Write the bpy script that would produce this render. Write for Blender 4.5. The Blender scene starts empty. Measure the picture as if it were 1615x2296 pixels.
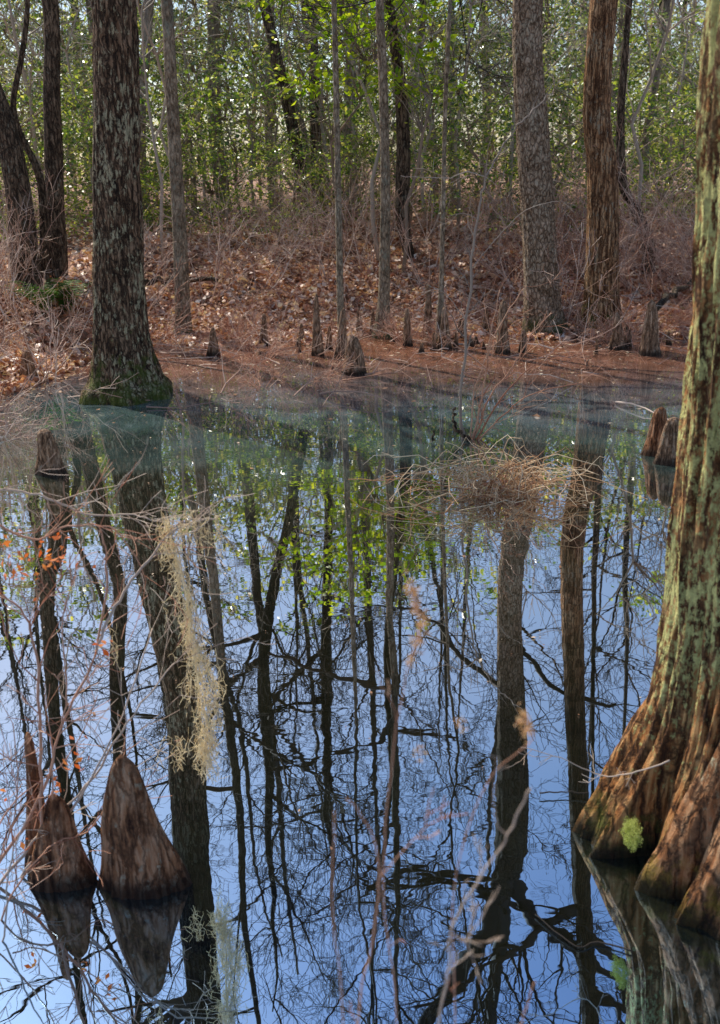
import bpy, math, random
import numpy as np
from mathutils import Vector, Matrix, noise
C = bpy.context.scene.collection
PI = math.pi
W, Hh, FP = 1615.0, 2296.0, 2200.0
PITCH, ROLL, CH = math.radians(20), math.radians(1.5), 2.3
R0 = Vector((1,0,0)); U0 = Vector((0,math.sin(PITCH),math.cos(PITCH))); F = Vector((0,math.cos(PITCH),-math.sin(PITCH)))
RR = R0*math.cos(ROLL)-U0*math.sin(ROLL); UU = U0*math.cos(ROLL)+R0*math.sin(ROLL)
CAM = Vector((0,0,CH))
def ray(px,py): return F+RR*((px-W/2)/FP)-UU*((py-Hh/2)/FP)
def at(px,py,Y):
    d=ray(px,py); return CAM+d*(Y/d.y)
def dep(px,py,Y): return Y/ray(px,py).y
def gnd(px,py,z=0.0):
    d=ray(px,py); return CAM+d*((z-CH)/d.z)
def rfl(px,py,Y):
    p=at(px,py,Y); p.z=-p.z; return p
# ------------------------------------------------------------ terrain height
def sst(a,b,x):
    t=np.clip((x-a)/(b-a),0,1); return t*t*(3-2*t)
def edge(x):
    return 13.2 - 3.2*(1-sst(-4.0,-2.7,x)) - 0.9*sst(3.3,5,x) + 0.25*np.sin(x*1.7+.6)+0.2*np.sin(x*4.1)+.12*np.sin(x*11.3)+.12*np.sin(x*7.3+1)
def terr(x,y):
    x=np.asarray(x,float); y=np.asarray(y,float)
    s=y-edge(x)
    z=-0.55+0.55*sst(-1.6,0,s)+0.95*sst(-0.2,5.2,s)+0.6*sst(4,40,s)
    z=z+sst(-.4,1.5,s)*(0.08*np.sin(x*1.3+y*.7)+0.06*np.sin(x*3.1-y*2.3)+0.04*np.sin(x*6.3+y*5.1))
    z=np.maximum(z,-0.55+1.5*sst(13,18,np.abs(x))); z=np.maximum(z,-0.55+1.3*(1-sst(-3.0,-0.9,y)))
    return z
def tz(x,y): return float(terr(x,y))
# ------------------------------------------------------------ helpers
class MB:
    def __init__(s): s.v=[]; s.f=[]
    def tube(s,pts,rad,n=3,cap=True):
        b=len(s.v); m=len(pts); up=Vector((.31,.17,.93))
        ca=[(math.cos(2*PI*k/n),math.sin(2*PI*k/n)) for k in range(n)]
        for i,p in enumerate(pts):
            t=(pts[min(i+1,m-1)]-pts[max(i-1,0)])
            if t.length<1e-9: t=Vector((0,0,1))
            t.normalize()
            a=t.cross(up)
            if a.length<1e-3: a=t.cross(Vector((1,0,0)))
            a.normalize(); c=t.cross(a); r=rad[i]
            for (x,y) in ca: s.v.append((p.x+(a.x*x+c.x*y)*r,p.y+(a.y*x+c.y*y)*r,p.z+(a.z*x+c.z*y)*r))
        for i in range(m-1):
            for k in range(n):
                k2=(k+1)%n
                s.f.append((b+i*n+k,b+i*n+k2,b+(i+1)*n+k2,b+(i+1)*n+k))
        if cap and n>2:
            s.f.append(tuple(b+(m-1)*n+k for k in range(n)))
            s.f.append(tuple(b+k for k in reversed(range(n))))
    def quad(s,c,u,w):
        b=len(s.v); s.v+= [tuple(c-u),tuple(c+w*.5-u*.1),tuple(c+u),tuple(c-w*.5-u*.1)]; s.f.append((b,b+1,b+2,b+3))
    def build(s,name,mat,parent=None,org=None,smooth=True):
        me=bpy.data.meshes.new(name)
        v=s.v
        if org is not None:
            ox,oy,oz=org; v=[(a-ox,b-oy,c-oz) for a,b,c in v]
        me.from_pydata(v,[],s.f)
        if smooth: me.polygons.foreach_set('use_smooth',[True]*len(me.polygons))
        me.materials.append(mat); me.update()
        o=bpy.data.objects.new(name,me); C.objects.link(o)
        if parent is not None: o.parent=parent
        elif org is not None: o.location=org
        return o
def tag(o,label,cat=None,group=None,kind=None):
    if label: o['label']=label
    if cat: o['category']=cat
    if group: o['group']=group
    if kind: o['kind']=kind
    return o
def thing(name,label,cat,loc=(0,0,0),group=None):
    o=bpy.data.objects.new(name,None); C.objects.link(o); o.location=loc; o.empty_display_size=.2
    return tag(o,label,cat,group)
def dup(root,loc,rz=0,sc=1,label=None,group=None):
    r=root.copy(); C.objects.link(r); r.location=loc; r.rotation_euler=(0,0,rz); r.scale=(sc,)*3
    if label: r['label']=label
    if group: r['group']=group
    for ch in list(root.children):
        c=ch.copy(); C.objects.link(c); c.parent=r
    return r
def crs(pts,n=6):
    out=[]; m=len(pts)
    for i in range(m-1):
        p0=pts[max(i-1,0)];p1=pts[i];p2=pts[i+1];p3=pts[min(i+2,m-1)]
        for k in range(n):
            t=k/n
            out.append(tuple(.5*((2*b)+(-a+c)*t+(2*a-5*b+4*c-d)*t*t+(-a+3*b-3*c+d)*t**3) for a,b,c,d in zip(p0,p1,p2,p3)))
    out.append(tuple(pts[-1])); return out
def rv(r): 
    return Vector((r.gauss(0,1),r.gauss(0,1),r.gauss(0,1))).normalized()
# ------------------------------------------------------------ materials
def mat(name):
    m=bpy.data.materials.new(name); m.use_nodes=True; nt=m.node_tree; nt.nodes.clear()
    out=nt.nodes.new('ShaderNodeOutputMaterial'); return m,nt,out
def N(nt,t,**k):
    n=nt.nodes.new(t)
    for a,b in k.items(): setattr(n,a,b)
    return n
def ramp(nt,fac,stops):
    r=nt.nodes.new('ShaderNodeValToRGB'); e=r.color_ramp.elements
    while len(e)<len(stops): e.new(.5)
    for x,(p,c) in zip(e,stops):
        x.position=p; x.color=(*c,1) if len(c)==3 else c
    nt.links.new(fac,r.inputs[0]); return r.outputs[0]
def mixc(nt,f,a,b,mode='MIX'):
    m=nt.nodes.new('ShaderNodeMix'); m.data_type='RGBA'; m.blend_type=mode
    for s,v in ((m.inputs[0],f),(m.inputs[6],a),(m.inputs[7],b)):
        if isinstance(v,(int,float)): s.default_value=v
        elif isinstance(v,tuple): s.default_value=(*v,1)
        else: nt.links.new(v,s)
    return m.outputs[2]
def math_(nt,op,a,b=None,c=None,clamp=False):
    m=nt.nodes.new('ShaderNodeMath'); m.operation=op; m.use_clamp=clamp
    for i,v in enumerate((a,b,c)):
        if v is None: continue
        if isinstance(v,(int,float)): m.inputs[i].default_value=v
        else: nt.links.new(v,m.inputs[i])
    return m.outputs[0]
def noi(nt,vec,scale,detail=4,rough=.6,dist=0,o=0):
    n=nt.nodes.new('ShaderNodeTexNoise'); n.inputs['Scale'].default_value=scale; n.inputs['Detail'].default_value=detail; n.inputs['Roughness'].default_value=rough; n.inputs['Distortion'].default_value=dist
    nt.links.new(vec,n.inputs['Vector']); return n.outputs[o]
def bark(name,dark,mid,light,lichen=(.33,.34,.26),lich=.5,moss=0,mosscol=(.05,.07,.012),sc=1.0,bump=.9,wet=False,lsc=20,stretch=.16,cell=26,crk=.85,updark=True):
    m,nt,out=mat(name); L=nt.links.new
    tc=N(nt,'ShaderNodeTexCoord'); mp=N(nt,'ShaderNodeMapping'); mp.inputs['Scale'].default_value=(sc,sc,sc*stretch); L(tc.outputs['Object'],mp.inputs[0])
    ds=noi(nt,tc.outputs['Object'],9*sc,4,.6,0,1)
    va=N(nt,'ShaderNodeVectorMath',operation='MULTIPLY_ADD'); L(ds,va.inputs[0]); va.inputs[1].default_value=(.09,.09,.03); L(mp.outputs[0],va.inputs[2])
    vo=N(nt,'ShaderNodeTexVoronoi',feature='DISTANCE_TO_EDGE'); vo.inputs['Scale'].default_value=cell; L(va.outputs[0],vo.inputs['Vector'])
    n1=noi(nt,mp.outputs[0],34,7,.66,.5)
    nb=noi(nt,tc.outputs['Object'],5,5,.65,.3)
    f=math_(nt,'ADD',math_(nt,'MULTIPLY',n1,.6),math_(nt,'MULTIPLY',nb,.4))
    col=ramp(nt,f,[(.38,dark),(.48,mid),(.60,light)])
    crack=ramp(nt,math_(nt,'ADD',vo.outputs['Distance'],math_(nt,'MULTIPLY',math_(nt,'SUBTRACT',n1,.5),.25)),[(.01,(0,0,0)),(.17,(1,1,1))])
    ck=math_(nt,'SUBTRACT',1.0,math_(nt,'MULTIPLY',math_(nt,'SUBTRACT',1.0,crack),crk))
    col=mixc(nt,ck,tuple(x*.5 for x in dark),col)
    mp2=N(nt,'ShaderNodeMapping'); mp2.inputs['Scale'].default_value=(sc,sc,sc*.55); L(tc.outputs['Object'],mp2.inputs[0])
    n2=noi(nt,mp2.outputs[0],lsc,8,.75)
    big=noi(nt,tc.outputs['Object'],2.2,3)
    l0=math_(nt,'ADD',n2,math_(nt,'MULTIPLY',math_(nt,'SUBTRACT',big,.5),.5))
    l0=math_(nt,'ADD',l0,math_(nt,'MULTIPLY',math_(nt,'SUBTRACT',ck,.7),.12))
    sep=N(nt,'ShaderNodeSeparateXYZ'); L(tc.outputs['Object'],sep.inputs[0])
    if wet and lich>.6:
        l0=math_(nt,'SUBTRACT',l0,ramp(nt,sep.outputs[2],[(.2,(.12,.12,.12)),(.75,(0,0,0))]))
    lf=ramp(nt,l0,[(.66-.22*lich,(0,0,0)),(.72-.2*lich,(1,1,1))])
    n4=noi(nt,tc.outputs['Object'],110*sc,3)
    lc=mixc(nt,n4,tuple(x*.4 for x in lichen),tuple(min(1,x*1.6) for x in lichen))
    col=mixc(nt,math_(nt,'MULTIPLY',lf,min(1,.45+lich*.6)),col,lc)
    if moss>0:
        n3=noi(nt,tc.outputs['Object'],7,7,.7)
        a=math_(nt,'SUBTRACT',1.0,math_(nt,'DIVIDE',sep.outputs[2],moss)); a=math_(nt,'ADD',math_(nt,'MULTIPLY',a,.36),n3)
        mf=ramp(nt,a,[(.73,(0,0,0)),(.88,(1,1,1))]); mf=math_(nt,'MULTIPLY',mf,.78)
        col=mixc(nt,mf,col,mixc(nt,n4,tuple(x*.3 for x in mosscol),tuple(x*2.4 for x in mosscol)))
    if wet:
        wf=ramp(nt,math_(nt,'ADD',sep.outputs[2],math_(nt,'MULTIPLY',n2,.08)),[(.07,(1,1,1)),(.13,(0,0,0))])
        col=mixc(nt,math_(nt,'MULTIPLY',wf,.85),col,(.012,.006,.004))
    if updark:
        ud=ramp(nt,math_(nt,'DIVIDE',sep.outputs[2],10.0),[(.38,(1,1,1)),(.58,(.16,.16,.16))]); col=mixc(nt,1.0,col,ud,'MULTIPLY')  # upper trunk darkened in the colour so its reflection reads as a silhouette
    p=N(nt,'ShaderNodeBsdfPrincipled'); L(col,p.inputs['Base Color']); p.inputs['Roughness'].default_value=.85; p.inputs['Specular IOR Level'].default_value=.25
    h=math_(nt,'ADD',f,math_(nt,'MULTIPLY',lf,.06)); h=math_(nt,'ADD',h,math_(nt,'MULTIPLY',n4,.07)); h=math_(nt,'ADD',h,math_(nt,'MULTIPLY',n2,.25)); h=math_(nt,'ADD',h,math_(nt,'MULTIPLY',ck,.35))
    b=N(nt,'ShaderNodeBump'); b.inputs['Strength'].default_value=bump; b.inputs['Distance'].default_value=.08/sc; L(h,b.inputs['Height']); L(b.outputs[0],p.inputs['Normal'])
    L(p.outputs[0],out.inputs[0]); return m
def simple(name,stops,rough=.8,transl=0,spec=.3,tt=(1.7,1.7,.8)):
    m,nt,out=mat(name); L=nt.links.new
    g=N(nt,'ShaderNodeNewGeometry'); col=ramp(nt,g.outputs['Random Per Island'],stops)
    p=N(nt,'ShaderNodeBsdfPrincipled'); L(col,p.inputs['Base Color']); p.inputs['Roughness'].default_value=rough; p.inputs['Specular IOR Level'].default_value=spec
    if transl:
        t=N(nt,'ShaderNodeBsdfTranslucent'); L(mixc(nt,1.0,col,tt,'MULTIPLY'),t.inputs[0])
        mx=N(nt,'ShaderNodeMixShader'); mx.inputs[0].default_value=transl; L(p.outputs[0],mx.inputs[1]); L(t.outputs[0],mx.inputs[2]); L(mx.outputs[0],out.inputs[0])
    else: L(p.outputs[0],out.inputs[0])
    return m
M={}
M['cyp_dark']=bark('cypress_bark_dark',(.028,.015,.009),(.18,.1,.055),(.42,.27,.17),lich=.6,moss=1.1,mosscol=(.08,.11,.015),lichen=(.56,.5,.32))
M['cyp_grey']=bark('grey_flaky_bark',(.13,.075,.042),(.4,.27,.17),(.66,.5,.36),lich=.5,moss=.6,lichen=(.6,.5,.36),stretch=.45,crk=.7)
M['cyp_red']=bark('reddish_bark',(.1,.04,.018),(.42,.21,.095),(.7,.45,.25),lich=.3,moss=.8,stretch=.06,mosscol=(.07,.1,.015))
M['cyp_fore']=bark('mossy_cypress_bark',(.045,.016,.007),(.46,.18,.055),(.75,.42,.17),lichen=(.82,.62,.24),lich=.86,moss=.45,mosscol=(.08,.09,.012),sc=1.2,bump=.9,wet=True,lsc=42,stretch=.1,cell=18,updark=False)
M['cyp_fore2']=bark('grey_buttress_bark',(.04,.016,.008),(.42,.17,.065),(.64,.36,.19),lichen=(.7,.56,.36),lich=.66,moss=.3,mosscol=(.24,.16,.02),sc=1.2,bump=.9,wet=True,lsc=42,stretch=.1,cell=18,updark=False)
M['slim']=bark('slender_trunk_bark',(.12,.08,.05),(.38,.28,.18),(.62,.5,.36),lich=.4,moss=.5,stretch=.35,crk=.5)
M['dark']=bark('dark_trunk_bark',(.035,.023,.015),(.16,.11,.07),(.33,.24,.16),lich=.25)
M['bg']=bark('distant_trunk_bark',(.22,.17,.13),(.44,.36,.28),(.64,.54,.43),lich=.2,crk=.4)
M['twig']=simple('bare_branch',[(0,(.18,.13,.09)),(1,(.4,.31,.23))])
M['crown']=simple('bare_crown',[(0,(.014,.01,.008)),(1,(.045,.034,.027))])  # silhouette darkness put into the branch colour, for near-black reflections
M['farcrown']=simple('far_bare_crown',[(0,(.28,.22,.17)),(1,(.58,.5,.4))])  # lightened: haze on the far wood is put into the colour
M['brush']=simple('brown_brush',[(0,(.3,.16,.11)),(.6,(.6,.4,.31)),(1,(.86,.7,.58))])
M['brushred']=simple('reddish_twig',[(0,(.36,.14,.08)),(.6,(.66,.36,.24)),(1,(.84,.62,.47))])
M['tan']=simple('dead_tan_stem',[(0,(.42,.18,.08)),(.4,(.7,.45,.25)),(1,(.92,.76,.54))],transl=.1)
M['pale']=simple('pale_twig',[(0,(.34,.23,.17)),(1,(.62,.5,.4))],rough=.6)
M['sapling']=simple('sapling_bark',[(0,(.2,.145,.11)),(1,(.4,.32,.26))],rough=.6)
M['stem']=simple('young_stem',[(0,(.36,.12,.06)),(1,(.62,.36,.23))],rough=.5)
M['moss']=simple('hanging_moss',[(0,(.86,.74,.52)),(1,(1,.94,.76))],rough=.8,transl=.45,tt=(1.05,.98,.8))
M['leaf']=simple('glossy_leaf',[(0,(.035,.085,.02)),(.4,(.13,.22,.04)),(.75,(.34,.42,.08)),(1,(.66,.6,.22))],rough=.26,transl=.48,spec=1.0)
M['leaf2']=simple('glossy_leaf_grey',[(0,(.05,.1,.045)),(.5,(.2,.27,.12)),(1,(.56,.56,.36))],rough=.2,transl=.38,spec=1.0)
M['leaffar']=simple('hazy_leaf',[(0,(.28,.32,.18)),(.6,(.5,.5,.3)),(1,(.72,.66,.48))],rough=.3,transl=.45,spec=.8)  # paled leaf colour stands in for haze over the distant foliage
M['leafy']=simple('bright_leaf',[(0,(.14,.27,.01)),(.6,(.3,.41,.02)),(1,(.5,.53,.05))],rough=.4,transl=.6,spec=.4)
M['redleaf']=simple('red_dry_leaf',[(0,(.45,.08,.02)),(1,(.7,.24,.08))],rough=.6,transl=.35)
M['budtan']=simple('tan_bud',[(0,(.45,.22,.12)),(1,(.75,.5,.33))],rough=.7,transl=.3)
M['litterleaf']=simple('fallen_leaf',[(0,(.26,.09,.05)),(.3,(.58,.27,.16)),(.65,(.8,.52,.38)),(1,(.95,.82,.72))],rough=.42,transl=.15,spec=.7)
M['float']=simple('floating_leaf',[(0,(.14,.06,.03)),(.6,(.4,.22,.12)),(1,(.7,.6,.45))],rough=.5)
M['fern']=simple('fern_frond',[(0,(.03,.09,.01)),(1,(.12,.24,.02))],rough=.5,transl=.4)
M['brightmoss']=simple('bright_moss',[(0,(.26,.3,.04)),(1,(.62,.64,.22))],rough=.9,transl=.15)
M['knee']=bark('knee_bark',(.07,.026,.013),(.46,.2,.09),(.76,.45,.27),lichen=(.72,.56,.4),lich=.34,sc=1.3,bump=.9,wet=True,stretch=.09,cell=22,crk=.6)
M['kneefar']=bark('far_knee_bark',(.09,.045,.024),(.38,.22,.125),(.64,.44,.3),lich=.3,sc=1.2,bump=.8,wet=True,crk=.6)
def ground_mat():
    m,nt,out=mat('leaf_litter_ground'); L=nt.links.new
    tc=N(nt,'ShaderNodeTexCoord')
    v=N(nt,'ShaderNodeTexVoronoi'); v.inputs['Scale'].default_value=13; L(tc.outputs['Object'],v.inputs['Vector'])
    s=N(nt,'ShaderNodeSeparateColor'); L(v.outputs['Color'],s.inputs[0])
    col=ramp(nt,s.outputs[0],[(0,(.14,.05,.025)),(.5,(.4,.18,.1)),(.8,(.56,.32,.2)),(1,(.7,.54,.42))])
    n=noi(nt,tc.outputs['Object'],.9,5)
    col=mixc(nt,ramp(nt,n,[(.42,(0,0,0)),(.65,(.6,.6,.6))]),col,(.09,.05,.03))
    p=N(nt,'ShaderNodeBsdfPrincipled'); p.inputs['Roughness'].default_value=.8; L(col,p.inputs['Base Color'])
    b=N(nt,'ShaderNodeBump'); b.inputs['Strength'].default_value=.7; b.inputs['Distance'].default_value=.04; L(v.outputs['Distance'],b.inputs['Height']); L(b.outputs[0],p.inputs['Normal'])
    L(p.outputs[0],out.inputs[0]); return m
def water_mat():
    m,nt,out=mat('swamp_water'); L=nt.links.new
    g=N(nt,'ShaderNodeNewGeometry'); sep=N(nt,'ShaderNodeSeparateXYZ'); L(g.outputs['Position'],sep.inputs[0])
    n=noi(nt,g.outputs['Position'],.5,6,.65)
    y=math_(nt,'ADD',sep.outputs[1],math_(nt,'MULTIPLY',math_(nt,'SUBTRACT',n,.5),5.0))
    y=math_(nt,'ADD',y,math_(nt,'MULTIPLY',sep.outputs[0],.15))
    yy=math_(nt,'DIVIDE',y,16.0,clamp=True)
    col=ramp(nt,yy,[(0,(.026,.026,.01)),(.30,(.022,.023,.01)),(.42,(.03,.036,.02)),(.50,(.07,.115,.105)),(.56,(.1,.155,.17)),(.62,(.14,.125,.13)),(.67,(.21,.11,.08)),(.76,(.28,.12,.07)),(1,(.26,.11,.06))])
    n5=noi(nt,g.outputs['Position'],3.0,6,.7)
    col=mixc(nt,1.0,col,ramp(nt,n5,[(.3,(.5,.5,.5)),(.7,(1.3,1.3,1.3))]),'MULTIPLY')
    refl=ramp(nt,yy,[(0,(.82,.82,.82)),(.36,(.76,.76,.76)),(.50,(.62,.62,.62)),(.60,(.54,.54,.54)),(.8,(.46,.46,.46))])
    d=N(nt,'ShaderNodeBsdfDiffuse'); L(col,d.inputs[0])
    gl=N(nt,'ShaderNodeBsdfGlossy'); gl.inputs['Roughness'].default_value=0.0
    tint=ramp(nt,math_(nt,'DIVIDE',sep.outputs[1],10.0),[(.22,(.46,.7,1)),(.31,(.66,.84,1)),(.40,(.95,.98,1)),(.6,(1,1,1))]); L(tint,gl.inputs['Color'])  # reflected sky's deepening blue painted into the gloss colour, strongest near the camera
    mp=N(nt,'ShaderNodeMapping'); mp.inputs['Scale'].default_value=(1.0,1.9,1); L(g.outputs['Position'],mp.inputs[0])
    n2=noi(nt,mp.outputs[0],2.6,3,.45)
    patch=ramp(nt,noi(nt,g.outputs['Position'],.5,2),[(.42,(.12,.12,.12)),(.62,(1,1,1))])
    b=N(nt,'ShaderNodeBump'); b.inputs['Strength'].default_value=1; b.inputs['Distance'].default_value=.0011; L(math_(nt,'MULTIPLY',n2,patch),b.inputs['Height']); L(b.outputs[0],gl.inputs['Normal'])
    mx=N(nt,'ShaderNodeMixShader'); L(refl,mx.inputs[0]); L(d.outputs[0],mx.inputs[1]); L(gl.outputs[0],mx.inputs[2]); L(mx.outputs[0],out.inputs[0])
    return m
# ------------------------------------------------------------ setting
def grid(name,xs,ys,fz,m):
    X,Yv=np.meshgrid(xs,ys); Z=fz(X,Yv); v=np.stack([X.ravel(),Yv.ravel(),Z.ravel()],1)
    nx=len(xs); ny=len(ys); i=np.arange((ny-1)*(nx-1)); r=i//(nx-1); c=i%(nx-1); a=r*nx+c
    f=np.stack([a,a+1,a+nx+1,a+nx],1)
    me=bpy.data.meshes.new(name); me.from_pydata(v.tolist(),[],f.tolist()); me.polygons.foreach_set('use_smooth',[True]*len(f)); me.materials.append(m)
    o=bpy.data.objects.new(name,me); C.objects.link(o); o['kind']='structure'; return o
xs=np.concatenate([[-600,-300,-150,-80],np.linspace(-45,-12,34),np.arange(-11.8,11.9,.12),np.linspace(12,45,34),[80,150,300,600]])
ys=np.concatenate([[-300,-100,-30,-10],np.arange(-5,8,1),np.arange(8,24,.15),np.arange(24,60,1.5),[80,130,250,600]])
grid('ground',xs,ys,terr,ground_mat())
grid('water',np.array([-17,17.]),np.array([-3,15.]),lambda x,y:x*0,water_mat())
def leaves_np(name,cent,size,mt,parent=None,flat=0.0,seed=0,asp=.5):
    rs=np.random.RandomState(seed); n=len(cent)
    u=rs.normal(size=(n,3)); 
    if flat: u[:,2]*=(1-flat)
    u/=np.linalg.norm(u,axis=1)[:,None]
    w=rs.normal(size=(n,3)); 
    if flat: w[:,2]*=(1-flat)
    w-= (w*u).sum(1)[:,None]*u; w/=np.linalg.norm(w,axis=1)[:,None]
    s=(size*rs.uniform(.6,1.25,n))[:,None]*.5
    nn=np.cross(u,w)
    a=cent-u*s; b=cent+w*s*asp+nn*s*.18; c=cent+u*s; d=cent-w*s*asp+nn*s*.18
    v=np.stack([a,b,c,d],1).reshape(-1,3); me=bpy.data.meshes.new(name)
    me.vertices.add(4*n); me.vertices.foreach_set('co',v.ravel().astype(np.float32))
    me.loops.add(4*n); me.loops.foreach_set('vertex_index',np.arange(4*n,dtype=np.int32))
    me.polygons.add(n); me.polygons.foreach_set('loop_start',np.arange(0,4*n,4,dtype=np.int32)); me.polygons.foreach_set('loop_total',np.full(n,4,dtype=np.int32))
    me.update(calc_edges=True); me.materials.append(mt); o=bpy.data.objects.new(name,me); C.objects.link(o)
    if parent: o.parent=parent
    return o
rs=np.random.RandomState(3)
n=60000; x=rs.uniform(-9,9,n); s=rs.exponential(3.0,n)-.3; y=edge(x)+s; k=(y<24); x=x[k]; y=y[k]
o=leaves_np('leaf_litter',np.stack([x,y,np.maximum(terr(x,y),0)+rs.uniform(.0,.06,len(x))],1),.075+.05*rs.uniform(0,1,len(x))**2,M['litterleaf'],flat=.45,seed=4,asp=.7)
tag(o,'red brown fallen leaves covering the sunlit bank','leaf litter',kind='stuff')
n=2600; x=rs.uniform(-6,6,n); y=2.0+rs.beta(2.2,1.6,n)*11.2; k=y<edge(x)-.05; x=x[k];y=y[k]
n2=4600; x2=rs.uniform(-6,6,n2); y2=edge(x2)-rs.exponential(.9,n2); x=np.concatenate([x,x2]); y=np.concatenate([y,y2]); sz=np.concatenate([.012+.03*(rs.uniform(0,1,len(x)-n2)**5),.02+.06*rs.uniform(0,1,n2)**2])
o=leaves_np('floating_leaves',np.stack([x,y,np.full(len(x),.006)],1),sz,M['float'],flat=.97,seed=5)
tag(o,'tiny leaf scraps and specks floating on the water','floating leaves',kind='stuff')
# ------------------------------------------------------------ branches
def limb(mb,p,d,L,r,lv,rn,nch=6,wob=.28,up=.06,minr=.004,sp=(.5,1.1),sides=(3,3,4,5)):
    n=max(3,min(8,int(L/.28)+2)); pts=[p.copy()]; q=p.copy(); d=d.copy(); ds=[d.copy()]
    for i in range(n):
        d=(d+rv(rn)*wob+Vector((0,0,up))).normalized(); q=q+d*(L/n); pts.append(q); ds.append(d)
    rad=[max(minr,r*(1-.72*i/n)) for i in range(n+1)]
    mb.tube(pts,rad,sides[min(lv,3)],cap=False)
    if lv>0:
        for k in range(nch):
            t=rn.uniform(.18,1.0); j=min(n,int(t*n+.5)); dd=ds[j]
            ax=dd.cross(rv(rn)).normalized(); nd=(Matrix.Rotation(rn.uniform(*sp),3,ax)@dd)
            limb(mb,pts[j],nd,L*rn.uniform(.38,.6)*(1.25-.5*t),rad[j]*.62,lv-1,rn,max(2,nch-1),wob,up,minr,sp,sides)
rn=random.Random(808); mb=MB()
for i in range(560):
    x=rn.uniform(-6,6.5); y=float(edge(x))+rn.gauss(.7,1.9); z=max(tz(x,y),0)+.02; a=rn.uniform(0,2*PI)
    limb(mb,Vector((x,y,z)),Vector((math.cos(a),math.sin(a),rn.uniform(-.02,.4))).normalized(),rn.uniform(.25,1.1),rn.uniform(.004,.012),1,rn,2,wob=.2,up=0,minr=.003)
tag(mb.build('twig_litter',M['brush']),'fallen twigs and sticks scattered along the far water edge and lower bank','fallen twigs',kind='stuff')
def interp(path,z):
    for a,b in zip(path,path[1:]):
        if a[2]<=z<=b[2]:
            t=(z-a[2])/max(1e-6,b[2]-a[2]); return tuple(a[i]+(b[i]-a[i])*t for i in range(4))
    return path[-1] if z>path[-1][2] else path[0]
def trunk_mesh(mb,path,ns=24,dz=.12,flute=.0,fh=.8,k=5,rough=.05,seed=0,fine=None,ysq=1.0):
    z0=path[0][2]; z1=path[-1][2]; z=z0; rings=[]
    while z<z1:
        rings.append(z); z+= dz if z<4.6 else dz*4
    rings.append(z1); b=len(mb.v)
    for z in rings:
        x,y,_,r=interp(path,z); fl=flute*math.exp(-max(0,z)/fh); sq=1-(1-ysq)*math.exp(-max(0,z)/.5)
        for a in range(ns):
            th=2*PI*a/ns; cs,sn=math.cos(th),math.sin(th)
            w1=math.cos(k*th+seed+.5*z+.6*math.sin(2*th+seed))
            if flute>.15: w1=1-2*abs(math.sin(.5*(k*th+seed+.5*z+.7*math.sin(2*th+seed))))**4
            q=1+fl*(.65*w1+.35*math.cos((k+4)*th+2.3*seed)) 
            q+=rough*noise.noise(Vector((cs*3.2+seed*7,sn*3.2,z*1.4)))*1.6+rough*.8*noise.noise(Vector((cs*9,sn*9+seed*3,z*1.6)))
            if fine: q+=fine*noise.noise(Vector((cs*16,sn*16+seed,z*1.8)))+fine*.6*noise.noise(Vector((cs*34,sn*34+seed,z*7)))
            mb.v.append((x+cs*r*q,y+sn*r*q*sq,z))
    for i in range(len(rings)-1):
        for a in range(ns):
            a2=(a+1)%ns; mb.f.append((b+i*ns+a,b+i*ns+a2,b+(i+1)*ns+a2,b+(i+1)*ns+a))
    mb.f.append(tuple(b+(len(rings)-1)*ns+a for a in range(ns)))
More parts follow.
